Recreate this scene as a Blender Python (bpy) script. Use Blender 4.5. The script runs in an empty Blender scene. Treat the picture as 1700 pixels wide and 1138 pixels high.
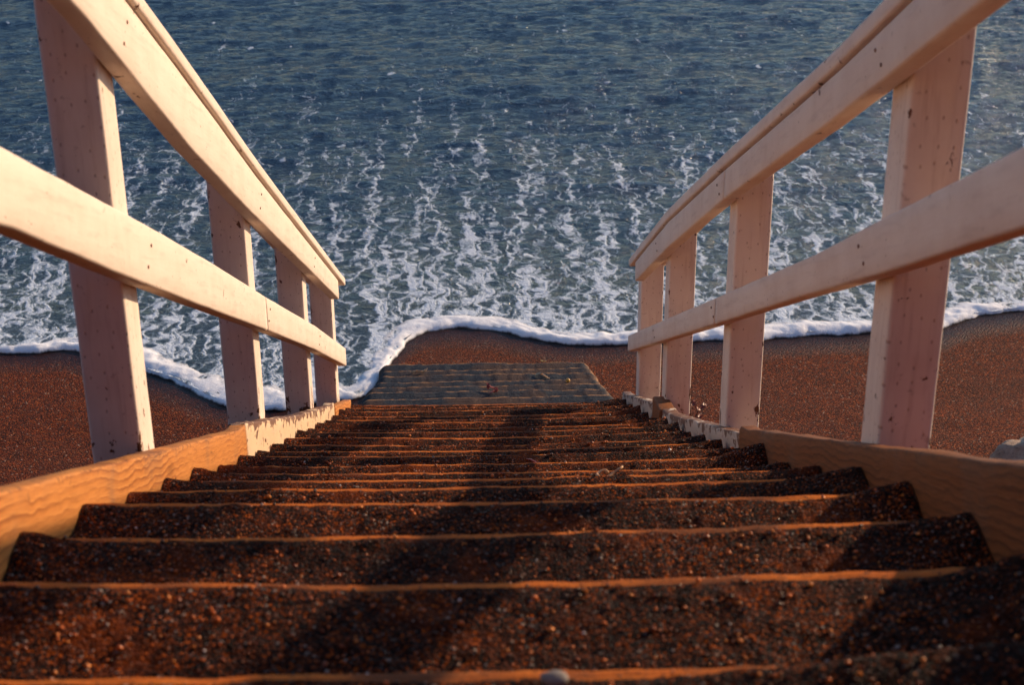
import bpy, math, random
import numpy as np
from mathutils import Matrix, Vector

random.seed(7)
RNG = np.random.default_rng(7)
R = math.radians
scn = bpy.context.scene
COL = scn.collection

# ------------------------------------------------------------------ camera
FPX = 3000.0
TH = R(27.0)
CAM = np.array([0.0, 0.0, 4.8])
yaw, roll = R(1.14), R(0.5)
fw = np.array([math.sin(yaw)*math.cos(TH), math.cos(yaw)*math.cos(TH), -math.sin(TH)])
rt = np.array([math.cos(yaw), -math.sin(yaw), 0.0])
up = np.cross(rt, fw)
rt, up = rt*math.cos(roll)-up*math.sin(roll), up*math.cos(roll)+rt*math.sin(roll)
cd = bpy.data.cameras.new("camera")
cd.sensor_width = 36.0
cd.lens = FPX/1700.0*36.0
cd.clip_start = 0.05
cd.clip_end = 3000
cd.dof.use_dof = True
cd.dof.focus_distance = 5.6
cd.dof.aperture_fstop = 10.0
co = bpy.data.objects.new("camera", cd)
COL.objects.link(co)
M = Matrix(((rt[0], up[0], -fw[0], CAM[0]), (rt[1], up[1], -fw[1], CAM[1]),
            (rt[2], up[2], -fw[2], CAM[2]), (0, 0, 0, 1)))
co.matrix_world = M
scn.camera = co

# ------------------------------------------------------------------ noise
def _h(ix, iy, s):
    n = (ix.astype(np.int64)*374761393 + iy.astype(np.int64)*668265263 + s*1442695041) & 0x7fffffff
    n = ((n ^ (n >> 13))*1274126177) & 0x7fffffff
    n = (n ^ (n >> 16)) & 0xffff
    return n/65535.0
def vnoise(x, y, s=0):
    x = np.asarray(x, float); y = np.asarray(y, float)
    ix = np.floor(x); iy = np.floor(y)
    fx = x-ix; fy = y-iy
    fx = fx*fx*fx*(fx*(fx*6-15)+10); fy = fy*fy*fy*(fy*(fy*6-15)+10)
    a = _h(ix, iy, s); b = _h(ix+1, iy, s); c = _h(ix, iy+1, s); d = _h(ix+1, iy+1, s)
    return (a+(b-a)*fx)*(1-fy)+(c+(d-c)*fx)*fy
def fbm(x, y, s=0, o=4):
    t = 0; a = .5; n = 0
    for k in range(o):
        t = t+a*vnoise(x, y, s+17*k); n += a
        x = np.asarray(x)*2.03+11.3; y = np.asarray(y)*2.03+5.7; a *= .5
    return t/n-.5          # about -.5 .. .5

# ------------------------------------------------------------------ scene helpers
def tag(o, label=None, cat=None, group=None, kind=None):
    if label: o["label"] = label
    if cat: o["category"] = cat
    if group: o["group"] = group
    if kind: o["kind"] = kind
    return o
def empty(name, loc):
    o = bpy.data.objects.new(name, None)
    o.empty_display_size = .2
    o.location = loc
    COL.objects.link(o)
    return o
def mesh_obj(name, V, F, mat, parent=None, smooth=True, attrs=None, origin=None):
    """one mesh object; V in world space"""
    V = np.asarray(V, float).reshape(-1, 3)
    base = np.zeros(3)
    if parent is not None:
        p = parent
        while p is not None:
            base = base+np.array(p.location); p = p.parent
    org = np.array(origin) if origin is not None else (base if parent is not None else np.zeros(3))
    me = bpy.data.meshes.new(name)
    if isinstance(F, np.ndarray):
        n, k = F.shape
        me.vertices.add(len(V)); me.loops.add(n*k); me.polygons.add(n)
        me.vertices.foreach_set("co", (V-org).ravel())
        me.polygons.foreach_set("loop_start", np.arange(n)*k)
        me.polygons.foreach_set("loop_total", np.full(n, k))
        me.polygons.foreach_set("vertices", F.ravel().astype(np.int32)) if False else me.loops.foreach_set("vertex_index", F.ravel().astype(np.int32))
        me.update(calc_edges=True)
    else:
        me.from_pydata((V-org).tolist(), [], F)
    me.validate()
    if smooth:
        me.polygons.foreach_set("use_smooth", np.ones(len(me.polygons), bool))
    if attrs:
        for k, a in attrs.items():
            at = me.attributes.new(k, 'FLOAT', 'POINT')
            at.data.foreach_set("value", np.asarray(a, np.float32).ravel())
    me.materials.append(mat)
    o = bpy.data.objects.new(name, me)
    COL.objects.link(o)
    if parent is not None:
        o.parent = parent
    o.location = org-base
    return o
def grid_faces(nu, nv):
    i = np.arange((nu-1)*(nv-1)); a = i//(nv-1)*nv+i % (nv-1)
    return np.stack([a, a+nv, a+nv+1, a+1], 1)
def rrect(hx, hy, r, n=3):
    """closed rounded rectangle, counter-clockwise, long sides split"""
    pts = []
    for cx, cy, a0 in ((hx-r, hy-r, 0), (-hx+r, hy-r, 90), (-hx+r, -hy+r, 180), (hx-r, -hy+r, 270)):
        for k in range(n):
            a = R(a0+90*k/(n-1))
            pts.append((cx+r*math.cos(a), cy+r*math.sin(a)))
    out = []
    for i, p in enumerate(pts):
        q = pts[(i+1) % len(pts)]
        out.append(p)
        L = math.hypot(q[0]-p[0], q[1]-p[1])
        m = int(L/.03)
        for k in range(1, m+1):
            out.append((p[0]+(q[0]-p[0])*k/(m+1), p[1]+(q[1]-p[1])*k/(m+1)))
    return np.array(out)
def loft(rings):
    """rings (m,k,3): a closed tube with end caps -> V, F"""
    m, k, _ = rings.shape
    V = rings.reshape(-1, 3)
    F = []
    for i in range(m-1):
        for j in range(k):
            j2 = (j+1) % k
            F.append((i*k+j, i*k+j2, (i+1)*k+j2, (i+1)*k+j))
    F.append(tuple(range(k-1, -1, -1)))
    F.append(tuple((m-1)*k+j for j in range(k)))
    return V, F

# ------------------------------------------------------------------ materials
class NT:
    def __init__(s, name):
        s.m = bpy.data.materials.new(name); s.m.use_nodes = True
        s.t = s.m.node_tree; s.t.nodes.clear()
        s.out = s.n('ShaderNodeOutputMaterial')
    def n(s, typ, ins=None, **kw):
        nd = s.t.nodes.new(typ)
        for k, v in kw.items(): setattr(nd, k, v)
        for k, v in (ins or {}).items():
            sock = nd.inputs[k]
            if isinstance(v, bpy.types.NodeSocket): s.t.links.new(v, sock)
            else: sock.default_value = v
        return nd
    def math(s, op, a, b=0.0, clamp=False, c=None):
        d = {0: a, 1: b}
        if c is not None: d[2] = c
        return s.n('ShaderNodeMath', d, operation=op, use_clamp=clamp).outputs[0]
    def ramp(s, fac, stops, interp='LINEAR'):
        nd = s.n('ShaderNodeValToRGB', {0: fac})
        cr = nd.color_ramp; cr.interpolation = interp
        while len(cr.elements) < len(stops): cr.elements.new(.5)
        for e, (p, c) in zip(cr.elements, stops):
            e.position = p
            e.color = (*c, 1) if not isinstance(c, (int, float)) else (c, c, c, 1)
        return nd.outputs[0]
    def mix(s, f, a, b, blend='MIX'):
        nd = s.n('ShaderNodeMix', data_type='RGBA', blend_type=blend)
        for i, v in ((0, f), (6, a), (7, b)):
            if isinstance(v, bpy.types.NodeSocket): s.t.links.new(v, nd.inputs[i])
            else: nd.inputs[i].default_value = (*v, 1) if isinstance(v, tuple) else v
        return nd.outputs[2]
    def sstep(s, x, a, b):
        nd = s.n('ShaderNodeMapRange', {0: x, 1: a, 2: b, 3: 0.0, 4: 1.0}, interpolation_type='SMOOTHSTEP')
        return nd.outputs[0]
    def noise(s, vec, scale, detail=4, rough=.55, dist=0.0):
        return s.n('ShaderNodeTexNoise', {'Vector': vec, 'Scale': scale, 'Detail': detail, 'Roughness': rough, 'Distortion': dist})
    def mapping(s, vec, loc=(0, 0, 0), rot=(0, 0, 0), scale=(1, 1, 1)):
        return s.n('ShaderNodeMapping', {0: vec, 1: loc, 2: rot, 3: scale}).outputs[0]
    def obj(s): return s.n('ShaderNodeTexCoord').outputs['Object']
    def attr(s, name): return s.n('ShaderNodeAttribute', attribute_name=name).outputs['Fac']
    def bump(s, h, strength=.5, dist=.01, normal=None):
        d = {'Height': h, 'Strength': strength, 'Distance': dist}
        if normal is not None: d['Normal'] = normal
        return s.n('ShaderNodeBump', d).outputs[0]
    def bsdf(s, color, rough=.6, normal=None, **kw):
        d = {'Base Color': color if isinstance(color, bpy.types.NodeSocket) else (*color, 1), 'Roughness': rough}
        if normal is not None: d['Normal'] = normal
        d.update(kw)
        return s.n('ShaderNodeBsdfPrincipled', d).outputs[0]
    def done(s, sh):
        s.t.links.new(sh, s.out.inputs[0]); return s.m

WORN = (.20, .075, .03)
def paint_mat(name, axis, col=(.82, .69, .58)):
    """old cream exterior paint on treated timber; axis 'z' posts, 'y' rails"""
    t = NT(name); P = t.obj()
    rot = (0, 0, 0) if axis == 'z' else (R(27.2), 0, 0)
    Q = t.mapping(P, rot=rot)
    long_ = (14, 14, 1.3) if axis == 'z' else (14, 1.3, 14)
    g = t.noise(t.mapping(Q, scale=long_), 5.0, 6, .6).outputs[0]
    blot = t.noise(P, 6.0, 4, .6).outputs[0]
    c = t.mix(t.sstep(blot, .35, .75), col, (col[0]*.9, col[1]*.86, col[2]*.84))
    c = t.mix(t.math('MULTIPLY', t.sstep(g, .50, .72), .5), c, (.60, .45, .36))
    # rows of small incising cuts
    sc = (42, 42, 24) if axis == 'z' else (42, 24, 42)
    sx = t.n('ShaderNodeSeparateXYZ', {0: t.mapping(Q, scale=sc)}).outputs
    uv = t.n('ShaderNodeCombineXYZ', {0: t.math('ADD', sx[0], sx[1] if axis == 'z' else sx[2]), 1: sx[2] if axis == 'z' else sx[1], 2: 0.0}).outputs[0]
    vor = t.n('ShaderNodeTexVoronoi', {'Vector': uv, 'Scale': 1.0, 'Randomness': .5}, voronoi_dimensions='2D')
    sel = t.math('GREATER_THAN', t.n('ShaderNodeSeparateColor', {0: vor.outputs['Color']}).outputs[0], .25 if axis == 'z' else .93)
    dots = t.math('MULTIPLY', t.math('SUBTRACT', 1.0, t.sstep(vor.outputs['Distance'], .05, .11)), sel)
    c = t.mix(t.math('MULTIPLY', dots, .5), c, (.34, .2, .13))
    # peeled and chipped paint where the wood is worn
    w = t.attr('wear')
    pn = t.noise(t.mapping(Q, scale=(1, 1, .6) if axis == 'z' else (1, .6, 1)), 26.0, 6, .62, .4).outputs[0]
    peel = t.sstep(t.math('ADD', pn, t.math('MULTIPLY', w, .42)), .705, .735)
    wood = t.mix(t.noise(t.mapping(Q, scale=long_), 14, 5).outputs[0], (.09, .035, .02), WORN)
    c = t.mix(peel, c, wood)
    dirt = t.noise(P, 42.0, 5, .7).outputs[0]
    c = t.mix(t.math('MULTIPLY', t.sstep(t.math('ADD', dirt, t.math('MULTIPLY', w, .1)), .62, .74), .5), c, (.28, .16, .1))
    h = t.math('ADD', t.math('MULTIPLY', g, .5), t.math('MULTIPLY', dirt, .35))
    h = t.math('SUBTRACT', h, t.math('MULTIPLY', peel, .9))
    h = t.math('SUBTRACT', h, t.math('MULTIPLY', dots, .6))
    nm = t.bump(h, .45, .0035)
    ro = t.math('ADD', .42, t.math('MULTIPLY', blot, .3))
    return t.done(t.bsdf(c, ro, nm))
def timber_mat(name, dark, mid, lite, seed=0.0):
    """bare pine board running down the slope"""
    t = NT(name); P = t.obj()
    Q = t.mapping(P, loc=(seed, seed*.7, 0), rot=(R(27), 0, 0))
    warp = t.noise(Q, 2.1, 4, .65).outputs[1]
    Qw = t.n('ShaderNodeMix', {4: Q, 5: warp}, data_type='VECTOR'); Qw.inputs[0].default_value = .075
    ring = t.n('ShaderNodeTexWave', {'Vector': t.mapping(Qw.outputs[1], scale=(14, .75, 30)), 'Scale': .8, 'Distortion': 2.6,
               'Detail': 3.0, 'Detail Scale': .9}, wave_type='BANDS', bands_direction='Z', wave_profile='SAW').outputs['Fac']
    fine = t.noise(t.mapping(Q, scale=(50, 3, 50)), 6.0, 5).outputs[0]
    c = t.ramp(ring, [(0, lite), (.55, mid), (.9, dark), (1, mid)])
    fade = t.noise(t.mapping(Q, scale=(3, 1.2, 7)), 1.6, 4, .6).outputs[0]
    c = t.mix(t.math('MULTIPLY', t.sstep(fade, .40, .62), .8), c, tuple((a+b)/2 for a, b in zip(mid, lite)))
    kn = t.n('ShaderNodeTexVoronoi', {'Vector': t.mapping(Q, scale=(2, 1.6, 5)), 'Scale': 1.0}).outputs['Distance']
    c = t.mix(t.math('MULTIPLY', t.math('SUBTRACT', 1.0, t.sstep(kn, .05, .13)), .75), c, tuple(a*.45 for a in dark))
    ck = t.noise(t.mapping(Q, scale=(9, .7, 26)), 1.5, 5, .6).outputs[0]
    crack = t.math('SUBTRACT', 1.0, t.sstep(t.math('ABSOLUTE', t.math('SUBTRACT', ck, .5)), .002, .010))
    crack = t.math('MULTIPLY', crack, t.sstep(t.noise(Q, 1.3, 2).outputs[0], .5, .6))
    c = t.mix(t.math('MULTIPLY', crack, .7), c, (.05, .02, .008))
    c = t.mix(t.math('MULTIPLY', t.sstep(fine, .4, .72), .4), c, dark)
    st = t.noise(P, 5.0, 4).outputs[0]
    c = t.mix(t.math('MULTIPLY', t.sstep(st, .5, .75), .45), c, (.16, .10, .07))
    w = t.attr('wear')
    grime = t.sstep(t.math('ADD', t.noise(P, 60, 5, .7).outputs[0], t.math('MULTIPLY', w, .35)), .66, .8)
    c = t.mix(t.math('MULTIPLY', grime, .75), c, (.06, .03, .02))
    nm = t.bump(t.math('ADD', t.math('MULTIPLY', ring, .10), fine), .4, .002)
    return t.done(t.bsdf(c, .62, nm, **{'Specular IOR Level': .2}))
def tread_mat():
    t = NT('tread_wood'); P = t.obj()
    g = t.noise(t.mapping(P, scale=(2.2, 40, 40)), 5.0, 6, .6).outputs[0]
    c = t.ramp(g, [(.3, (.22, .05, .006)), (.5, (.56, .135, .014)), (.72, (.68, .21, .028))])
    s = t.noise(P, 150, 4, .7).outputs[0]
    c = t.mix(t.sstep(s, .55, .66), c, (.05, .025, .015))
    patch = t.noise(t.mapping(P, scale=(1, 1, 1)), 5.5, 3).outputs[0]
    c = t.mix(t.math('MULTIPLY', t.sstep(patch, .46, .68), .8), c, (.07, .03, .016))
    nm = t.bump(t.math('ADD', g, s), .6, .003)
    return t.done(t.bsdf(c, .7, nm, **{'Specular IOR Level': .1}))
def grain_colour(t, P, scale, stops):
    v = t.n('ShaderNodeTexVoronoi', {'Vector': P, 'Scale': scale, 'Randomness': 1.0})
    r = t.n('ShaderNodeSeparateColor', {0: v.outputs['Color']}).outputs[0]
    return t.ramp(r, stops, 'CONSTANT'), v.outputs['Distance'], t.n('ShaderNodeSeparateColor', {0: v.outputs['Color']}).outputs[1]
def loose_sand_mat():
    t = NT('loose_sand'); P = t.obj()
    stops = [(0, (.004, .0022, .002)), (.46, (.010, .0038, .0022)), (.64, (.045, .009, .002)), (.79, (.19, .034, .003)),
             (.895, (.66, .13, .008)), (.965, (.12, .09, .075)), (.988, (.6, .5, .42))]
    c1, d1, r1 = grain_colour(t, P, 290, stops)
    c2, d2, r2 = grain_colour(t, P, 620, stops)
    c = t.mix(.5, c1, c2)
    pa = t.noise(P, 3.5, 4, .6).outputs[0]
    c = t.mix(t.math('MULTIPLY', t.sstep(pa, .42, .62), .6), c, (.010, .006, .005))
    pb = t.noise(t.mapping(P, loc=(4, 2, 0)), 7.0, 4, .6).outputs[0]
    c = t.mix(t.math('MULTIPLY', t.sstep(pb, .52, .7), .35), c, (.30, .055, .006))
    h = t.math('ADD', t.math('MULTIPLY', d1, -1.0), t.math('MULTIPLY', t.noise(P, 60, 5, .7).outputs[0], 1.6))
    nm = t.bump(h, .9, .006)
    ro = t.math('ADD', .55, t.math('MULTIPLY', r1, .45))
    return t.done(t.bsdf(c, ro, nm, **{'Specular IOR Level': .06}))
def grains_mat():
    t = NT('sand_grain')
    a = t.attr('shade')
    c = t.ramp(a, [(0, (.06, .018, .006)), (.25, (.26, .05, .006)), (.5, (.6, .13, .012)), (.8, (.75, .23, .03)), (.95, (.25, .2, .17)), (.985, (.8, .74, .68))], 'CONSTANT')
    return t.done(t.bsdf(c, .3))
def beach_mat():
    t = NT('beach_sand'); P = t.obj()
    wet = t.attr('wet')
    stops = [(0, (.016, .004, .003)), (.32, (.085, .0125, .003)), (.57, (.18, .028, .005)), (.79, (.34, .060, .009)), (.93, (.50, .13, .03)), (.985, (.6, .42, .3))]
    c1, d1, r1 = grain_colour(t, P, 120, stops)
    c2, d2, r2 = grain_colour(t, P, 260, stops)
    c = t.mix(.45, c1, c2)
    pa = t.noise(P, 1.7, 5, .6).outputs[0]
    c = t.mix(t.math('MULTIPLY', t.sstep(pa, .45, .7), .3), c, (.09, .032, .018))
    c = t.mix(wet, c, t.mix(1.0, c, (.12, .15, .21), 'MULTIPLY'))
    # fine combed ripples left by the backwash
    Q = t.mapping(P, rot=(0, 0, R(38)))
    wv = t.n('ShaderNodeTexWave', {'Vector': Q, 'Scale': 13.0, 'Distortion': 5.0, 'Detail': 3.0, 'Detail Scale': 1.6}, bands_direction='X').outputs['Fac']
    gr = t.noise(P, 70, 4, .7).outputs[0]
    dry = t.math('SUBTRACT', 1.0, wet)
    h = t.math('ADD', t.math('MULTIPLY', d1, -.9), t.math('ADD', t.math('MULTIPLY', wv, .35), gr))
    nm = t.bump(h, t.math('ADD', .25, t.math('MULTIPLY', dry, .6)), .012)
    ro = t.math('ADD', .38, t.math('MULTIPLY', dry, .55))
    return t.done(t.bsdf(c, ro, nm, **{'Specular IOR Level': .22}))
def grey_mat():
    t = NT('weathered_grey_timber'); P = t.obj()
    g = t.noise(t.mapping(P, scale=(2.0, 16, 22)), 4.0, 6, .65).outputs[0]
    c = t.ramp(g, [(.25, (.008, .011, .017)), (.5, (.020, .026, .037)), (.75, (.042, .048, .060))])
    s = t.noise(P, 70, 5, .7).outputs[0]
    c = t.mix(t.sstep(s, .54, .68), c, (.018, .016, .018))
    br = t.noise(P, 4.0, 4).outputs[0]
    c = t.mix(t.math('MULTIPLY', t.sstep(br, .44, .62), .7), c, (.09, .045, .026))
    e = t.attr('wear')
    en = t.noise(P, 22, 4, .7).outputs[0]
    c = t.mix(t.math('MULTIPLY', t.math('MULTIPLY', e, t.sstep(en, .42, .60)), .9), c, (.42, .20, .075))  # orange for worn nosing lines and for sunlight painted on the right ends
    nm = t.bump(t.math('ADD', g, s), .8, .008)
    return t.done(t.bsdf(c, .7, nm, **{'Specular IOR Level': .15}))
def water_mat():
    t = NT('sea_water'); P = t.obj()
    d = t.attr('offshore')
    warp = t.noise(P, 3.0, 3).outputs[1]
    A = t.n('ShaderNodeVectorMath', {0: warp, 1: (.5, .5, .5)}, operation='SUBTRACT').outputs[0]
    A = t.n('ShaderNodeVectorMath', {0: A, 3: .22}, operation='SCALE').outputs[0]
    warp2 = t.noise(P, 13.0, 3).outputs[1]
    B = t.n('ShaderNodeVectorMath', {0: warp2, 1: (.5, .5, .5)}, operation='SUBTRACT').outputs[0]
    B = t.n('ShaderNodeVectorMath', {0: B, 3: .085}, operation='SCALE').outputs[0]
    W = t.n('ShaderNodeVectorMath', {0: P, 1: A}, operation='ADD').outputs[0]
    W = t.n('ShaderNodeVectorMath', {0: W, 1: B}, operation='ADD').outputs[0]
    # streaks trailing seaward
    st = t.noise(t.mapping(W, scale=(9.0, .62, 1)), 1.0, 4, .62).outputs[0]
    # lace of bubbles: cells opening between the strands
    v1 = t.n('ShaderNodeTexVoronoi', {'Vector': t.mapping(W, scale=(11, 6.4, 1)), 'Scale': 1.0}, feature='DISTANCE_TO_EDGE').outputs[0]
    v2 = t.n('ShaderNodeTexVoronoi', {'Vector': t.mapping(W, loc=(3, 7, 0), scale=(25, 16, 1)), 'Scale': 1.0}, feature='DISTANCE_TO_EDGE').outputs[0]
    l1 = t.math('SUBTRACT', 1.0, t.sstep(v1, .0, .26))
    l2 = t.math('SUBTRACT', 1.0, t.sstep(v2, .0, .30))
    clot = t.noise(t.mapping(W, scale=(13, 6.5, 1)), 1.0, 5, .65).outputs[0]
    fine = t.noise(t.mapping(W, scale=(30, 22, 1)), 1.0, 4, .65).outputs[0]
    s = t.math('MULTIPLY', st, .98)
    s = t.math('ADD', s, t.math('MULTIPLY', l1, .20))
    s = t.math('ADD', s, t.math('MULTIPLY', l2, .10))
    s = t.math('ADD', s, t.math('MULTIPLY', clot, .62))
    s = t.math('ADD', s, t.math('MULTIPLY', fine, .42))
    thr = t.ramp(t.math('DIVIDE', d, 8.0), [(0, .98), (.03, 1.09), (.12, 1.16), (.25, 1.215), (.38, 1.275), (.55, 1.37), (1, 1.53)])
    lo = t.math('SUBTRACT', thr, .06)
    hi = t.math('ADD', thr, .22)
    nd = t.n('ShaderNodeMapRange', {0: s, 1: lo, 2: hi, 3: 0.0, 4: 1.0}, interpolation_type='SMOOTHSTEP')
    foam = nd.outputs[0]
    # stray bubbles far out
    vb = t.n('ShaderNodeTexVoronoi', {'Vector': t.mapping(W, scale=(3.2, 2.2, 1)), 'Scale': 1.0, 'Randomness': 1.0})
    rb = t.n('ShaderNodeSeparateColor', {0: vb.outputs['Color']}).outputs[0]
    fl = t.math('MULTIPLY', t.math('SUBTRACT', 1.0, t.sstep(vb.outputs['Distance'], .04, .10)), t.math('GREATER_THAN', rb, .40))
    foam = t.math('MAXIMUM', foam, t.math('MULTIPLY', fl, .9))
    # small wind chop
    ch = t.noise(t.mapping(P, scale=(6.0, 8.5, 1)), 1.0, 5, .6, .9).outputs[0]
    ch2 = t.noise(t.mapping(P, rot=(0, 0, .35), scale=(20, 30, 1)), 1.0, 4, .65, .9).outputs[0]
    h = t.math('ADD', ch, t.math('MULTIPLY', ch2, .6))
    nm = t.bump(h, .9, .05)
    deep = t.mix(t.sstep(d, .0, 5.0), (.030, .057, .090), (.014, .038, .082))
    wat = t.bsdf(deep, .08, nm, **{'IOR': 1.33})
    nf = t.bump(t.math('ADD', t.math('MULTIPLY', foam, .6), t.math('ADD', fine, h)), .6, .02)
    fc = t.mix(foam, (.34, .49, .63), (.80, .88, .95))
    fo = t.bsdf(fc, .75, nf)
    mx = t.n('ShaderNodeMixShader', {0: t.math('MULTIPLY', foam, .86), 1: wat, 2: fo}).outputs[0]
    return t.done(mx)
def foam_mat():
    t = NT('white_foam'); P = t.obj()
    n = t.noise(P, 38, 5, .65).outputs[0]
    n2 = t.noise(P, 9, 3, .6).outputs[0]
    c = t.mix(n2, (.94, .955, .975), (.97, .975, .985))
    nm = t.bump(t.math('ADD', n, t.math('MULTIPLY', n2, 1.2)), .45, .012)
    e = t.attr('thin')
    a = t.math('SUBTRACT', 1.0, t.sstep(t.math('ADD', e, t.math('MULTIPLY', t.math('SUBTRACT', t.noise(t.mapping(P, scale=(14, 9, 1)), 1.0, 5, .7).outputs[0], .5), .9)), .6, 1.05))
    b = t.bsdf(c, .8, nm, **{'Alpha': a, 'Subsurface Weight': .85, 'Subsurface Radius': (.05, .05, .05), 'Subsurface Scale': 1.0, 'Specular IOR Level': .2})
    return t.done(b)
def rock_mat():
    t = NT('boulder_stone'); P = t.obj()
    n = t.noise(P, 9, 6, .65).outputs[0]
    f = t.noise(P, 70, 5, .7).outputs[0]
    c = t.ramp(n, [(.3, (.34, .20, .12)), (.55, (.54, .37, .25)), (.75, (.62, .46, .34))])
    c = t.mix(t.math('MULTIPLY', t.sstep(f, .52, .66), .6), c, (.14, .08, .055))
    return t.done(t.bsdf(c, .8, t.bump(t.math('ADD', n, f), .8, .012)))
def simple_mat(name, a, b, rough=.5, scale=40):
    t = NT(name); P = t.obj()
    n = t.noise(P, scale, 4, .6).outputs[0]
    return t.done(t.bsdf(t.mix(t.sstep(n, .35, .65), a, b), rough, t.bump(n, .4, .003)))

M_POST = paint_mat('cream_paint_post', 'z')
M_RAIL = paint_mat('cream_paint_rail', 'y', (.82, .675, .555))
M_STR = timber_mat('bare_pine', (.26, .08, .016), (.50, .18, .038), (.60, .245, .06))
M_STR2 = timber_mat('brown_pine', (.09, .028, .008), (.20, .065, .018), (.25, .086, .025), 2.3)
M_STRP = paint_mat('flaking_stringer_paint', 'y', (.74, .52, .32))
M_STRW = paint_mat('flaking_pale_paint', 'y', (.52, .44, .36))
M_TREAD = tread_mat()
M_LSAND = loose_sand_mat()
M_GRAIN = grains_mat()
M_BEACH = beach_mat()
M_GREY = grey_mat()
M_WATER = water_mat()
M_FOAM = foam_mat()
M_ROCK = rock_mat()

# ------------------------------------------------------------------ stair data (metres; y runs seaward)
XL, XR = -.564, .604              # inner faces of the stringers
NOSE = [(1.289, 3.818), (1.599, 3.700), (1.900, 3.564), (2.200, 3.424), (2.491, 3.270), (2.780, 3.110), (3.069, 2.950), (3.360, 2.794),
        (3.654, 2.643), (3.945, 2.487), (4.237, 2.333), (4.531, 2.184), (4.825, 2.034), (5.118, 1.881), (5.413, 1.734), (5.706, 1.581),
        (6.000, 1.431), (6.297, 1.289), (6.593, 1.141), (6.886, .990)]
GREY = [(7.188, .867), (7.489, .741), (7.786, .607), (8.083, .475), (8.385, .352), (8.683, .221), (8.987, .102)]
def nose_z(y):
    a = np.array(NOSE+GREY); return np.interp(y, a[:, 0], a[:, 1])

# shoreline y(x)
SH = np.array([(-60, 9.9), (-20, 9.5), (-8, 9.1), (-5, 9.45), (-3.6, 9.25), (-2.769, 9.337), (-2.559, 9.328), (-2.396, 9.375), (-2.29, 9.333), (-1.88, 9.035), (-1.664, 8.87),
      (-1.506, 8.67), (-1.367, 8.55), (-1.178, 8.51), (-1.034, 8.518), (-.908, 8.566), (-.767, 8.61), (-.66, 8.64),
      (-.585, 8.78), (-.53, 9.05), (-.485, 9.25), (-.43, 9.41), (-.342, 9.529), (-.129, 9.60), (.084, 9.552), (.258, 9.426), (.465, 9.333),
      (.706, 9.27), (.865, 9.302), (1.215, 9.303), (1.412, 9.342), (1.635, 9.31), (1.766, 9.359), (2.302, 9.401), (2.659, 9.41),
      (2.955, 9.60), (3.267, 9.686), (4.0, 9.75), (5.2, 9.5), (8, 9.9), (20, 9.4), (60, 10)])
def shore(x):
    x = np.asarray(x, float)
    k = [np.interp(x+o, SH[:, 0], SH[:, 1]) for o in (-.05, -.025, 0, .025, .05)]
    y = sum(k)/5
    return y+.055+fbm(x*6, x*0+3.3, 5, 4)*.06
def base_sand(y):
    return .035-.055*(np.asarray(y, float)-9.0)
def sand_z(x, y):
    x = np.asarray(x, float); y = np.asarray(y, float)
    z = base_sand(y)
    b = np.clip(6.35-y, 0, None)
    z = z+b*.52*np.clip(b/.6, 0, 1)
    z = np.where(y < -.3, 3.62+np.minimum(np.clip(-1.3-y, 0, None)*.95, 11.0), np.minimum(z, 3.62))  # unseen bluff behind the camera, added to cut skylight and bounce warm light
    z = np.maximum(z, -1.2)
    z = z+np.clip((-1.2-y)/3, 0, 1)*fbm(x*.35, y*.35, 13, 4)*1.6
    return z+fbm(x*1.1, y*1.1, 3, 3)*.03*np.clip((9.2-y)/1.0, .1, 1)+fbm(x*7, y*7, 9, 3)*.012*np.clip((9.3-y)/.8, .15, 1)

# ------------------------------------------------------------------ beach
def axis(fine0, fine1, step, far0, far1, g=1.25):
    a = list(np.arange(fine0, fine1+1e-6, step))
    s = step; v = a[-1]
    while v < far1: s *= g; v += s; a.append(v)
    s = step; v = a[0]; pre = []
    while v > far0: s *= g; v -= s; pre.append(v)
    return np.array(pre[::-1]+a)
bx = axis(-3.4, 3.8, .03, -120, 120)
by = axis(6.3, 9.9, .03, -60, 60, 1.3)
X, Y = np.meshgrid(bx, by, indexing='ij')
Z = sand_z(X, Y)
wet = np.clip(1-(shore(X)-Y-.02-.10*fbm(X*2.2, X*0, 8, 3))/.30, 0, 1)
wet = wet**.6
o = mesh_obj('beach', np.stack([X, Y, Z], -1), grid_faces(len(bx), len(by)), M_BEACH, attrs={'wet': wet})
tag(o, 'dark red-brown sand beach with an added unseen bluff behind the camera', None, kind='structure')

# ------------------------------------------------------------------ sea
wx = axis(-5.3, 5.6, .02, -400, 400, 1.3)
wd = axis(0, 8.0, .02, 0, 900, 1.22)
wd = np.concatenate([wd[wd >= -1e-9]])
X, D = np.meshgrid(wx, wd, indexing='ij')
Y = shore(X)*np.exp(-D/2.5)+9.4*(1-np.exp(-D/2.5))+D
amp = np.clip(D/3.0, .05, 1)
far = np.clip(1.4-D/60, 0, 1)
w = (fbm(X*1.5+.3*Y, Y*3.2, 21, 3)*.028+fbm(X*4.2, Y*8.0, 31, 3)*.022)*amp*far
w += .007*np.sin(Y*2.3+2.2*fbm(X*.5, Y*.4, 41, 2)*3)*amp*far
Z = np.maximum(0.0, base_sand(Y)+.014)+w+.004
o = mesh_obj('sea', np.stack([X, Y, Z], -1), grid_faces(len(wx), len(wd)), M_WATER, attrs={'offshore': D})
tag(o, 'dark blue-grey sea with streaks of foam', None, kind='structure')

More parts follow.
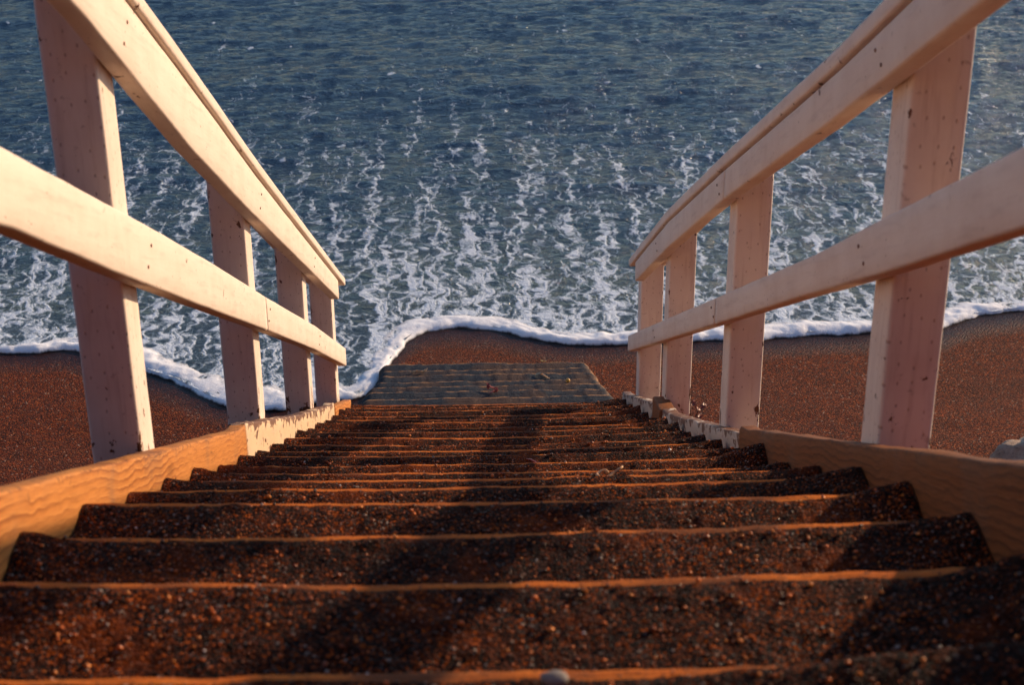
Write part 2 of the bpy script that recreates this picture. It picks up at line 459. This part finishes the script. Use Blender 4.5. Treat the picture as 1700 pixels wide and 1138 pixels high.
# the rolled white lip of the spent wave, following the shoreline
cx = np.arange(-9, 9, .004)
cy = shore(cx)
sl = np.concatenate([[0], np.cumsum(np.hypot(np.diff(cx), np.diff(cy)))])
sa_ = np.arange(0, sl[-1], .012)
px_, py_ = np.interp(sa_, sl, cx), np.interp(sa_, sl, cy)
tx, ty = np.gradient(px_), np.gradient(py_)
kk = np.hanning(41); kk /= kk.sum()
tx, ty = np.convolve(np.pad(tx, 20, mode='edge'), kk, 'valid'), np.convolve(np.pad(ty, 20, mode='edge'), kk, 'valid')
ln = np.hypot(tx, ty); nxv, nyv = -ty/ln, tx/ln
prof = np.linspace(0, 1, 17)
S2, T = np.meshgrid(sa_, prof, indexing='ij')
PX, PY = np.repeat(px_[:, None], 17, 1), np.repeat(py_[:, None], 17, 1)
wid = .21+.22*np.clip(fbm(S2*1.3, S2*0+.7, 51, 3)+.08, -.25, .6)+.06*fbm(S2*7, S2*0, 52, 3)
wid = (wid+.06*np.exp(-((PX+1.25)/.3)**2))*(1-.45*np.exp(-((PX+.55)/.16)**2))-.06*np.clip((-PX-2.0)/.4, 0, 1)
off = -.02+T*wid+.03*fbm(S2*11, T*0, 55, 4)*(1-T)
X = PX+nxv[:, None]*off; Y = PY+nyv[:, None]*off
hgt = .026+.022*fbm(S2*4, T*2, 53, 3)
pz = np.sin(np.pi*np.clip(T, 0, 1)**.62)**.7
Z = base_sand(PY)+.012-.010+hgt*pz+.024*fbm(S2*16, T*4+S2*3, 54, 4)*pz-.006*T
o = mesh_obj('foam', np.stack([X, Y, Z], -1), grid_faces(len(sa_), 17), M_FOAM, attrs={'thin': np.where(T < .16, .95*(1-T/.16)**1.2, T)})
tag(o, 'thick white foam lip along the edge of the wave on the sand', 'foam', kind='stuff')

# ------------------------------------------------------------------ wooden staircase
stair = empty('wooden_staircase', (.02, 6.9, .75))
tag(stair, 'steep wooden staircase of sandy brown treads with orange worn edges between the two cream railings', 'staircase')
gv, gc = [], []          # loose grains
sv, sf = [], []          # sand sheets
so = 0
for i, (y1, z1) in enumerate(NOSE):
    top = i == 0
    y0 = y1-.312
    nx = 150
    xs = np.linspace(XL+.001, XR-.001, nx)
    u = (xs-XL)/(XR-XL)
    sag = -.007*(1-(2*u-1)**2)+.008*fbm(xs*2.0, xs*0+i*3.1, 60, 2)+.003*fbm(xs*20, xs*0+i, 61, 3)
    tilt = .004*(random.random()-.5)*2*(2*u-1)
    zt = z1+sag+tilt+.013
    ragged = .007*fbm(xs*2, xs*0+i*1.7, 62, 2)+.005*fbm(xs*40, xs*0+i*1.7, 63, 3)
    th = .042
    # cross-section of the plank: back-bottom, front-bottom, rounded nosing, top
    sec = [(0, -th), (.5, -th), (1, -th, 0, .004), (1, -.030, .0, 0), (1, -.016, .001, 0), (1, -.008, -.002, 0), (1, -.003, -.006, 0), (1, -.0008, -.012, 0),
           (1, -.0, -.022, 0), (1, .0, -.05, 0), (.6, 0), (.3, 0), (0, 0)]
    rings = []
    for s in sec:
        yy = y0+(y1-y0)*s[0]+(s[2] if len(s) > 2 else 0)+ragged*(1 if s[0] == 1 else 0)
        zz = zt+s[1]
        rings.append(np.stack([xs, yy+0*xs, zz], -1))
    V, F = loft(np.stack(rings, 1))
    mesh_obj('tread', V, F, M_TREAD, stair)
    # sand lying on the tread
    ny = 22
    nxs = 260
    X2 = np.linspace(XL+.002, XR-.002, nxs)
    bare = .009+.014*fbm(X2*6, X2*0+i*2.3, 64, 4)+.012*np.clip(fbm(X2*1.5, X2*0+i*5.1, 65, 2), -.4, .5)
    # heaps at the ends spill right to the edge
    endr = np.exp(-((XR-X2)/.10)**2)+np.exp(-((X2-XL)/.06)**2)*.8
    bare = np.clip(np.maximum(bare, .0035)*(1.0 if i < 4 else .5)*(1-endr)+.0005, .0005, .06)
    zt2 = np.interp(X2, xs, zt); rg = np.interp(X2, xs, ragged)
    yf = y1+rg-.008-bare
    T = np.linspace(0, 1, ny)**.75
    Xg = np.repeat(X2[:, None], ny, 1)
    Yg = y0+(yf[:, None]-y0)*T[None]
    hh = .005+.010*(fbm(Xg*5, Yg*5+i*9, 66, 4)+.25)+.007*fbm(Xg*45, Yg*45, 67, 3)+.004*fbm(Xg*140, Yg*140, 68, 2)
    heap = (.024*np.exp(-((XR-Xg)/.075)**2)*(.6+1.2*fbm(Xg*5, Yg*6+i*4, 69, 3)+.4*math.sin(i*2.1)) + .016*np.exp(-((Xg-XL)/.05)**2)*(.5+1.5*fbm(Xg*5, Yg*6+i*7, 70, 3)))
    if i == 0: heap = heap+.035*np.exp(-((Xg-.42)/.16)**2)*T[None]
    hh = hh+np.clip(heap, 0, .05)
    edge = np.clip((1-T[None])/.05, 0, 1)**.6
    Zg = zt2[:, None]-.0012+np.maximum(hh, .0025)*edge
    sv.append(np.stack([Xg, Yg, Zg], -1).reshape(-1, 3)); sf.append(grid_faces(nxs, ny)+so); so += nxs*ny
    n = int((2200 if i < 4 else 1300 if i < 7 else 900))
    gx = RNG.uniform(XL+.01, XR-.01, n); gt = RNG.uniform(.05, 1, n)
    iu = np.clip(((gx-X2[0])/(X2[-1]-X2[0])*(nxs-1)).astype(int), 0, nxs-1)
    iv = np.clip((gt**(1/.75)*(ny-1)).astype(int), 0, ny-1)
    gz = Zg[iu, iv]
    gy = Yg[iu, iv]+RNG.uniform(-.004, .004, n)
    sz = np.clip(RNG.lognormal(math.log(.0014), .5, n), .0007, .0042)*(1.0 if i < 8 else 1.3)
    gv.append(np.stack([gx, gy, gz+sz*.3, sz], -1)); gc.append(RNG.random(n)**1.25)
# landing under the photographer
for k in range(4):
    yb = 1.289-.312-.29*k
    rng = rrect(.1425, .02, .005)
    rings = []
    for x in np.linspace(XL, XR, 30):
        rings.append(np.stack([np.full(len(rng), x), yb-.1425+rng[:, 0]+.01, 3.895+rng[:, 1]+.003*fbm(x*3, k, 71, 2)], -1))
    V, F = loft(np.array(rings))
    mesh_obj('landing_board', V, F, M_TREAD, stair)
def stringer(name, pts, x0, x1, mat, depth=.26, parent=None, wob=.003, wearv=.0, step=.03):
    pts = np.array(pts)
    ys = np.arange(pts[0, 0], pts[-1, 0], step); ys = np.append(ys, pts[-1, 0])
    zs = np.interp(ys, pts[:, 0], pts[:, 1])
    ks = np.ones(7)/7
    if len(ys) > 30:
        zp = np.pad(zs, 3, mode='reflect', reflect_type='odd'); zs = np.convolve(zp, ks, 'valid')
    w = abs(x1-x0); cx = (x0+x1)/2
    r = rrect(w/2, depth/2, .0045)
    rings = []; wear = []
    for y, z in zip(ys, zs):
        q = np.stack([cx+r[:, 0]+wob*.5*fbm(y*4, r[:, 1]*8, 72, 3), np.full(len(r), y), z-depth/2+r[:, 1]], -1)
        topm = np.clip((r[:, 1]-(depth/2-.012))/.012, 0, 1)
        q[:, 2] += topm*wob*1.6*fbm(y*9+r[:, 0]*6, r[:, 0]*40, 73, 4)
        rings.append(q)
        wear.append(np.clip(1-(depth/2-r[:, 1])/.035, 0, 1)*.45+wearv)
    V, F = loft(np.array(rings))
    return mesh_obj(name, V, F, mat, parent, attrs={'wear': np.array(wear).ravel()})
TK = .038
stringer('stringer', [(.2, 4.53), (1.2, 4.0), (1.817, 3.689), (2.62, 3.264), (3.775, 2.658)], XL-TK, XL, M_STR, .30, stair)
s2 = stringer('stringer', [(3.785, 2.664), (3.9, 2.604), (4.956, 2.033), (6.1, 1.435)], XL-TK-.004, XL-.002, M_STRP, .27, stair, .006, .25)
s2['label'] = 'cream painted flaking lower left side board'
stringer('stringer', [(6.106, 1.425), (6.87, 1.035)], XL-TK+.003, XL+.001, M_STR, .24, stair, .003)
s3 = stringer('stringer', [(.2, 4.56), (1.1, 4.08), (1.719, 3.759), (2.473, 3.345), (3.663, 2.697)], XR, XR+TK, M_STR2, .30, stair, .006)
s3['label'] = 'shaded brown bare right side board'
s4 = stringer('stringer', [(3.668, 2.676), (5.072, 1.941), (5.35, 1.80)], XR+.012, XR+TK+.02, M_STRW, .22, stair, .008, .22)
s4['label'] = 'pale board with flaking paint along the right side'
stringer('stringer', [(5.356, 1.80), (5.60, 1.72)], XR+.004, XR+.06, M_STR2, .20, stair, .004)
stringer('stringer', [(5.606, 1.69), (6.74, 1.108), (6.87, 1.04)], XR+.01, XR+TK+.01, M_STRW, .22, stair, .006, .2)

# loose dark sand on all the treads, one sheet of stuff with its grains
GV = np.concatenate(gv); GC = np.concatenate(gc)
oct_ = np.array([(1, 0, 0), (-1, 0, 0), (0, 1, 0), (0, -1, 0), (0, 0, 1), (0, 0, -1)], float)
of = np.array([(0, 2, 4), (2, 1, 4), (1, 3, 4), (3, 0, 4), (2, 0, 5), (1, 2, 5), (3, 1, 5), (0, 3, 5)])
jit = RNG.uniform(.6, 1.25, (len(GV), 6, 1))
ang = RNG.uniform(0, 6.28, len(GV)); ca, sa = np.cos(ang), np.sin(ang)
ov = np.stack([ca[:, None]*oct_[None, :, 0]-sa[:, None]*oct_[None, :, 1], sa[:, None]*oct_[None, :, 0]+ca[:, None]*oct_[None, :, 1], np.repeat(oct_[None, :, 2], len(GV), 0)], -1)
Vg = GV[:, None, :3]+ov*jit*GV[:, None, 3:4]
Fg = (of[None]+6*np.arange(len(GV))[:, None, None]).reshape(-1, 3)
o = mesh_obj('sand_grains', Vg.reshape(-1, 3), Fg, M_GRAIN, smooth=False, attrs={'shade': np.repeat(GC, 6)})
tag(o, 'coarse orange and white grains strewn over the sandy treads', 'sand grains', kind='stuff')
o = mesh_obj('loose_sand', np.concatenate(sv), np.concatenate(sf), M_LSAND)
tag(o, 'dark brown loose sand lying over the wooden treads', 'sand', kind='stuff')

# ------------------------------------------------------------------ lower grey steps
grey = empty('grey_steps', (.02, 8.98, .08))
tag(grey, 'short flight of weathered grey steps running down onto the beach below the brown staircase', 'steps')
for i, (y1, z1) in enumerate(GREY):
    y0 = y1-.32
    t0, t1 = i/6, i/6
    xl = -.556+.02*fbm(i*1.7, 0, 80, 1); xr = .612+.015*fbm(i*2.3, 0, 81, 1)
    xs = np.linspace(xl, xr, 130)
    endr = np.clip(np.minimum(xs-xl, xr-xs)/.045, 0, 1)
    zt = z1+.009*fbm(xs*2, xs*0+i*4, 82, 3)+.009*fbm(xs*24, xs*0+i, 83, 4)-.022*(1-endr)**2
    rg = .026*fbm(xs*4, xs*0+i*2, 84, 4)-.03*(1-endr)**2
    depth = .19
    sec = [(0, -depth, 0), (1, -depth, .0), (1, -.08, .004), (1, -.035, .004), (1, -.014, -.001), (1, -.004, -.010), (1, -.001, -.020), (1, 0, -.027), (1, .002, -.06), (.6, 0, 0), (.3, 0, 0), (0, 0, 0)]
    rings = []; wear = []
    for s in sec:
        yy = y0+(y1-y0)*s[0]+s[2]+(rg if s[0] == 1 else 0)
        rings.append(np.stack([xs, yy+0*xs, zt+s[1]+.003*fbm(xs*12, xs*0+s[0]*7+s[1]*30+i, 85, 3)], -1))
        wear.append(np.full(len(xs), 1.0 if (s[0] == 1 and -.02 < s[1] < -.002) else .8 if s[1] == -.001 else 0.0)+1.2*np.exp(-((xr-xs)/.016)**2)*(s[1] > -.03))  # worn nosings, plus a sunlit edge put into the colour along the right ends
    V, F = loft(np.stack(rings, 1))
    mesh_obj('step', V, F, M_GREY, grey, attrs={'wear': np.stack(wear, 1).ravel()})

# ------------------------------------------------------------------ railings
def board(name, zb, zt, x0, x1, y0, y1, mat, parent, wear0=.0, r=.006, step=.03, seed=0):
    """board between two polylines zb(y), zt(y)"""
    zb = np.array(zb); zt = np.array(zt)
    ys = np.linspace(y0, y1, max(3, int((y1-y0)/step)))
    def ip(a, y):                       # linear with extrapolation
        z = np.interp(y, a[:, 0], a[:, 1])
        s0 = (a[1, 1]-a[0, 1])/(a[1, 0]-a[0, 0]); s1 = (a[-1, 1]-a[-2, 1])/(a[-1, 0]-a[-2, 0])
        z = np.where(y < a[0, 0], a[0, 1]+(y-a[0, 0])*s0, z)
        return np.where(y > a[-1, 0], a[-1, 1]+(y-a[-1, 0])*s1, z)
    rings = []; wear = []
    for y in ys:
        b = float(ip(zb, y)); t = float(ip(zt, y))
        q = rrect(abs(x1-x0)/2, .05, r)
        hz = (t-b)/2
        zz = np.where(np.abs(q[:, 1]) > .05-r-1e-6, np.sign(q[:, 1])*(hz-(.05-np.abs(q[:, 1]))), q[:, 1]/(.05-r)*(hz-r))
        p = np.stack([(x0+x1)/2+q[:, 0]+.0012*fbm(y*7+seed, q[:, 1]*30, 90, 3), np.full(len(q), y), (b+t)/2+zz+.0018*fbm(y*9+seed, q[:, 0]*40, 91, 3)], -1)
        rings.append(p)
        edge = np.clip(1-np.minimum(np.abs(zz-hz), np.abs(zz+hz))/.012, 0, 1)*.13
        endw = math.exp(-min(abs(y-y1), 9)/.02)*.25
        wear.append(edge+endw+wear0)
    V, F = loft(np.array(rings))
    return mesh_obj(name, V, F, mat, parent, attrs={'wear': np.array(wear).ravel()})
def post(x0, x1, y0, y1, z0, z1, zfoot, parent, seed, lean=(0, 0), slope=.545):
    r = rrect(abs(x1-x0)/2, abs(y1-y0)/2, .006)
    zs = np.append(np.arange(z0, z1, .025), z1)
    rings = []; wear = []
    for z in zs:
        h = z-zfoot
        p = np.stack([(x0+x1)/2+r[:, 0]*(1+.008*fbm(z*6, seed, 92, 2))+lean[0]*h+.0012*fbm(z*12, r[:, 1]*30+seed, 93, 3),
                      (y0+y1)/2+r[:, 1]+lean[1]*h+.0012*fbm(z*12, r[:, 0]*30+seed+5, 94, 3), z-slope*r[:, 1]*(np.clip((z-(z1-.12))/.12, 0, 1))], -1)
        rings.append(p)
        corner = np.clip(1-np.minimum(abs(np.abs(r[:, 0])-abs(x1-x0)/2), 9)/.010, 0, 1)*np.clip(1-np.abs(np.abs(r[:, 1])-abs(y1-y0)/2)/.010, 0, 1)
        wear.append(corner*.30+(.48 if seed % 10 > 2 else .26)*math.exp(-max(h, 0)/.07)+.28*math.exp(-max(z1-z, 0)/.10))
    V, F = loft(np.array(rings))
    return mesh_obj('post', V, F, M_POST, parent, attrs={'wear': np.array(wear).ravel()})

PD = .115
# left railing -------------------------------------------------------
Lr = empty('stair_railing', (-.65, 6.76, .9))
tag(Lr, 'cream painted wooden stair railing on the left, brightly lit by the low sun', 'railing', 'railings beside the stairs')
xi = XL-.002
low_t = [(1.2, 4.475), (2.033, 4.040), (2.873, 3.575), (3.517, 3.212), (4.335, 2.742)]
low_t2 = [(4.335, 2.742), (5.561, 2.047), (6.731, 1.362)]
low_b = [(1.2, 4.365), (2.044, 3.926), (2.657, 3.577), (3.463, 3.126), (4.335, 2.640)]
low_b2 = [(4.335, 2.640), (5.509, 1.980), (6.731, 1.275)]
LR = [(board('lower_rail', low_b, low_t, xi-.038, xi, .5, 4.332, M_RAIL, Lr, seed=1), low_b, low_t, .5, 4.332)]
LR.append((board('lower_rail', low_b2, low_t2, xi-.038, xi, 4.338, 6.78, M_RAIL, Lr, seed=2), low_b2, low_t2, 4.338, 6.7))
top_b = [(1.6, 4.61), (2.596, 4.022), (3.39, 3.519), (4.081, 3.109), (5.4, 2.345), (6.604, 1.645)]
top_j = [(1.6, 4.72), (2.902, 3.960), (3.306, 3.717), (3.836, 3.393), (4.357, 3.073), (5.5, 2.39), (6.705, 1.672)]
LR.append((board('top_rail', top_b, top_j, xi-.038, xi, .6, 6.60, M_RAIL, Lr, seed=3), top_b, top_j, .6, 6.6)); LX = xi
cap_b = [(a, b+.0022) for a, b in top_j]
cap_t = [(a, b+.036) for a, b in top_j]
board('cap_board', cap_b, cap_t, xi-.142, xi+.010, .6, 6.83, M_RAIL, Lr, .04, seed=4)
def top_at(tab, y): return float(np.interp(y, [a for a, b in tab], [b for a, b in tab]))
LP = [(2.80, 3.181, 1), (4.335, 2.383, 2), (5.645, 1.665, 3), (6.70, 1.10, 4)]
for y, zf, s in LP:
    xo = xi-.0405
    yb = y+PD
    z1 = (top_at(top_j, yb)+top_at(top_j, y))/2-.001
    post(xo-.089, xo, y, yb, float(sand_z(-.65, y))-.15, z1, zf, Lr, s)
# right railing ------------------------------------------------------
Rr = empty('stair_railing', (.70, 6.70, .9))
tag(Rr, 'cream painted wooden stair railing on the right, its inner side in lilac shade', 'railing', 'railings beside the stairs')
xi = XR+.002
low_t = [(1.2, 4.44), (1.872, 4.081), (2.521, 3.712), (2.97, 3.455), (4.16, 2.800)]
low_t2 = [(4.16, 2.800), (6.535, 1.495)]
low_b = [(1.2, 4.345), (2.005, 3.903), (2.491, 3.634), (3.057, 3.328), (4.16, 2.722)]
low_b2 = [(4.16, 2.722), (6.535, 1.420)]
RL = [(board('lower_rail', low_b, low_t, xi, xi+.038, .5, 4.157, M_RAIL, Rr, seed=5), low_b, low_t, .5, 4.157)]
RL.append((board('lower_rail', low_b2, low_t2, xi, xi+.038, 4.163, 6.58, M_RAIL, Rr, seed=6), low_b2, low_t2, 4.163, 6.52))
top_b = [(1.4, 4.565), (2.116, 4.168), (2.944, 3.713), (4.11, 3.092)]
top_b2 = [(4.11, 3.092), (5.3, 2.43), (6.352, 1.821)]
top_j = [(1.4, 4.655), (2.436, 4.081), (2.879, 3.833), (3.436, 3.533), (4.11, 3.172), (5.3, 2.522), (6.37, 1.895)]
RL.append((board('top_rail', top_b, top_j, xi, xi+.038, .6, 4.107, M_RAIL, Rr, seed=7), top_b, top_j, .6, 4.107))
RL.append((board('top_rail', top_b2, top_j, xi, xi+.038, 4.113, 6.35, M_RAIL, Rr, seed=8), top_b2, top_j, 4.113, 6.35)); RX = xi
cap_b = [(a, b+.0045) for a, b in top_j]
cap_t = [(a, b+.040) for a, b in top_j]
board('cap_board', cap_b, cap_t, xi-.006, xi+.142, .6, 6.56, M_RAIL, Rr, .04, seed=9)
RP = [(2.545, 3.295, 11), (4.155, 2.407, 12), (5.55, 1.65, 13), (6.50, 1.14, 14)]
for y, zf, s in RP:
    xo = xi+.0405
    yb = y+PD
    z1 = (top_at(top_j, yb)+top_at(top_j, y))/2-.001
    post(xo, xo+.089, y, yb, float(sand_z(.7, y))-.15, z1, zf, Rr, s)

# rusty nail heads where the rails are fixed to the posts
M_NAIL = simple_mat('rusty_nail', (.20, .09, .05), (.30, .15, .09), .7, 200)
def nails(rails, posts, xf, sgn):
    for rail, zb, zt, ya, yb in rails:
        for y, zf, s_ in posts:
            if not (ya < y+.05 < yb): continue
            for dy, f in ((.03, .3), (.075, .68)):
                b_ = float(np.interp(y+dy, [q[0] for q in zb], [q[1] for q in zb])); t_ = float(np.interp(y+dy, [q[0] for q in zt], [q[1] for q in zt]))
                blob('nail', (xf+sgn*.0012, y+dy, b_+(t_-b_)*f), .0034, (.45, 1, 1), M_NAIL, s_+dy*100, .2, 14, rail)
# ------------------------------------------------------------------ boulder on the beach
def blob(name, c, rad, sq, mat, seed, amp=.25, n=48, parent=None):
    a = np.linspace(0, 2*np.pi, n, endpoint=False); b = np.linspace(-np.pi/2, np.pi/2, n//2)
    A, B = np.meshgrid(a, b, indexing='ij')
    dx, dy, dz = np.cos(A)*np.cos(B), np.sin(A)*np.cos(B), np.sin(B)
    r = 1+amp*(fbm(dx*1.6+dz*1.1+seed, dy*1.6-dz*.7, 100, 3)*1.4+fbm(dx*5+seed, dy*5+dz*4, 101, 3)*.35)
    V = np.stack([c[0]+dx*r*rad*sq[0], c[1]+dy*r*rad*sq[1], c[2]+dz*r*rad*sq[2]], -1)
    F = grid_faces(n, n//2); nv = n//2
    w = np.stack([(n-1)*nv+np.arange(nv-1), np.arange(nv-1), np.arange(nv-1)+1, (n-1)*nv+np.arange(nv-1)+1], 1)
    return mesh_obj(name, V, np.concatenate([F, w]), mat, parent, origin=c)
nails(LR, LP, LX, 1)
nails(RL, RP, RX, -1)
o = blob('boulder', (2.98, 7.72, -.02), .42, (1, .8, .85), M_ROCK, 2.0, .35, 96)
tag(o, 'pale tan boulder on the sand beyond the right side board', 'boulder')

# ------------------------------------------------------------------ small litter on the steps
def tube(name, pts, rad, mat, parent=None, k=7):
    pts = np.array(pts); n = len(pts)
    rings = []
    for i in range(n):
        tdir = pts[min(i+1, n-1)]-pts[max(i-1, 0)]; tdir /= np.linalg.norm(tdir)
        a = np.cross(tdir, [0, 0, 1.0]); a = a/np.linalg.norm(a) if np.linalg.norm(a) > 1e-6 else np.array([1., 0, 0]); b = np.cross(a, tdir)
        rr = rad*(1-.5*abs(i/(n-1)-.4))
        rings.append([pts[i]+rr*(math.cos(2*np.pi*j/k)*a+math.sin(2*np.pi*j/k)*b) for j in range(k)])
    V, F = loft(np.array(rings))
    return mesh_obj(name, V, F, mat, parent, origin=pts[0])
M_KELP = simple_mat('dried_kelp', (.50, .24, .09), (.62, .36, .17), .45)
M_RED = simple_mat('red_seaweed', (.20, .018, .008), (.30, .045, .012), .5, 25)
M_PEB = simple_mat('pale_pebble', (.16, .13, .11), (.24, .2, .17), .7)
M_AMB = simple_mat('amber_pebble', (.75, .33, .04), (.8, .45, .08), .35)
M_LEAF = simple_mat('yellow_leaf', (.45, .28, .05), (.3, .2, .04), .5)
def on_tread(x, i, back): 
    y = NOSE[i][0]-back
    return np.array([x, y, NOSE[i][1]+.013])
c = on_tread(.235, 6, .05)
pts = [c+np.array([.011*math.cos(a), .016*math.sin(a), .004+.003*math.sin(2*a)]) for a in np.linspace(.3, 6.0, 18)]
pts += [c+np.array([.016+.006*k, .004*k, .005+.002*k]) for k in range(1, 5)]
tag(tube('seaweed_loop', pts, .0035, M_KELP), 'curled tan loop of dried seaweed on a sandy tread', 'seaweed')
c = on_tread(.03, 0, .035)
tag(blob('pebble', tuple(c+np.array([0.03, 0, .004])), .009, (1.4, 1, .7), M_PEB, 4., .3, 24), 'grey rounded pebble at the worn edge of the nearest tread', 'pebble')
def scrap(name, c, size, mat, n, seed, label, cat):
    rg = np.random.default_rng(seed); V = []; F = []
    p = np.array(c)+np.array([-size*.5, 0, .004]); a = 0.0
    for k in range(n):
        a = a+rg.uniform(-1.1, 1.1); L = size*rg.uniform(.25, .6); w = L*rg.uniform(.18, .35)
        t = np.array([math.cos(a), math.sin(a), rg.uniform(.0, .5)]); s = np.array([-math.sin(a), math.cos(a), rg.uniform(-.3, .3)])
        b = len(V)
        for m, ww in ((0, .25), (.35, 1), (.7, .8), (1, .1)):
            q = p+t*L*(m-.5)+np.array([0, 0, -.25*L*(m-.5)**2])
            V += [q+s*w*ww, q-s*w*ww, q-s*w*ww-np.array([0, 0, .002]), q+s*w*ww-np.array([0, 0, .002])]
        for m in range(3):
            o_ = b+4*m
            for j in range(4): F.append((o_+j, o_+(j+1) % 4, o_+4+(j+1) % 4, o_+4+j))
        F.append((b+3, b+2, b+1, b)); F.append((b+12, b+13, b+14, b+15))
        p = p+t*np.array([1, 1, 0])*L*.38; p[2] = c[2]+.004
    tag(mesh_obj(name, np.array(V), F, mat, smooth=False, origin=c), label, cat)
c = on_tread(.14, 8, .05)
scrap('seaweed_scrap', tuple(c), .06, M_RED, 10, 3, 'dark red scraps of seaweed on a middle tread beside the tan loop', 'seaweed')
def on_grey(x, i, back): return (x, GREY[i][0]-back, GREY[i][1]+.012)
scrap('seaweed_scrap', on_grey(.08, 1, .06), .06, M_RED, 12, 5, 'reddish seaweed strands on the upper grey steps', 'seaweed')
scrap('seaweed_scrap', on_grey(-.33, 5, .05), .07, M_KELP, 8, 6, 'orange-tan seaweed bits on the left of the lowest grey steps', 'seaweed')
scrap('seaweed_scrap', on_grey(.34, 4, .05), .07, M_KELP, 8, 8, 'tan seaweed strands on the right of the lower grey steps', 'seaweed')
c = on_grey(.44, 3, .06)
tag(blob('pebble', (c[0], c[1], c[2]+.004), .011, (1, .9, 1), M_AMB, 3., .2, 24), 'amber pebble on the grey steps', 'pebble')
scrap('leaf', (.38, 9.08, .05), .06, M_LEAF, 3, 11, 'yellowish leaf on the sand just past the grey steps', 'leaf')

# a low red-leaved succulent rooted in the sand beside the right railing
M_STEM = simple_mat('brown_stem', (.16, .06, .03), (.25, .1, .05), .6)
pl = empty('red_plant', (1.115, 8.30, float(sand_z(1.115, 8.30))))
tag(pl, 'small red-leaved plant on the sand behind the right railing', 'plant')
rg = np.random.default_rng(12); base = np.array(pl.location)
stems = []; LV, LF = [], []
for k in range(6):
    a = rg.uniform(0, 6.28); hgt = rg.uniform(.03, .08)
    tip = base+np.array([.07*math.cos(a), .07*math.sin(a), hgt])
    mid = (base+tip)/2+np.array([.01*math.cos(a+1), .01*math.sin(a+1), .02])
    o = tube('stem', [base-np.array([0, 0, .01]), mid, tip], .004, M_STEM)
    o.location = Vector(o.location)-pl.location; o.parent = pl
    for m in range(7):
        p = mid+(tip-mid)*(m/6)
        b2 = rg.uniform(0, 6.28); t = np.array([math.cos(b2), math.sin(b2), .5]); s = np.array([-math.sin(b2), math.cos(b2), 0])
        L = rg.uniform(.025, .04); i0 = len(LV)
        LV += [p, p+t*L*.5+s*L*.22, p+t*L, p+t*L*.5-s*L*.22, p+t*L*.5+np.array([0, 0, .008])]
        LF += [(i0, i0+1, i0+4), (i0+1, i0+2, i0+4), (i0+2, i0+3, i0+4), (i0+3, i0, i0+4), (i0, i0+3, i0+2, i0+1)]
mesh_obj('foliage', np.array(LV), LF, M_RED, pl, smooth=False)

# ------------------------------------------------------------------ light
AZ, EL = R(35), R(15)          # azimuth from +x towards the sea
s = Vector((math.cos(EL)*math.cos(AZ), math.cos(EL)*math.sin(AZ), math.sin(EL)))
ld = bpy.data.lights.new('sun', 'SUN')
ld.energy = 4.9
ld.angle = R(1.0)
ld.color = (1.0, .72, .46)
lo = bpy.data.objects.new('sun', ld); COL.objects.link(lo)
lo.rotation_euler = s.to_track_quat('Z', 'Y').to_euler()
lo.location = (20, 12, 12)
w = bpy.data.worlds.new("World"); scn.world = w
w.use_nodes = True
nt = w.node_tree
bg = nt.nodes['Background']
sky = nt.nodes.new('ShaderNodeTexSky'); sky.sky_type = 'NISHITA'; sky.sun_disc = False
sky.sun_elevation = EL
sky.sun_rotation = R(90)-AZ
sky.air_density = 1.0; sky.dust_density = .5; sky.ozone_density = 4.0
nt.links.new(sky.outputs[0], bg.inputs[0]); bg.inputs[1].default_value = .135

scn.view_settings.view_transform = 'Standard'
scn.view_settings.look = 'None'
scn.view_settings.exposure = 0.25
scn.view_settings.gamma = 1.0
scn.render.engine = 'CYCLES'
scn.cycles.use_denoising = True
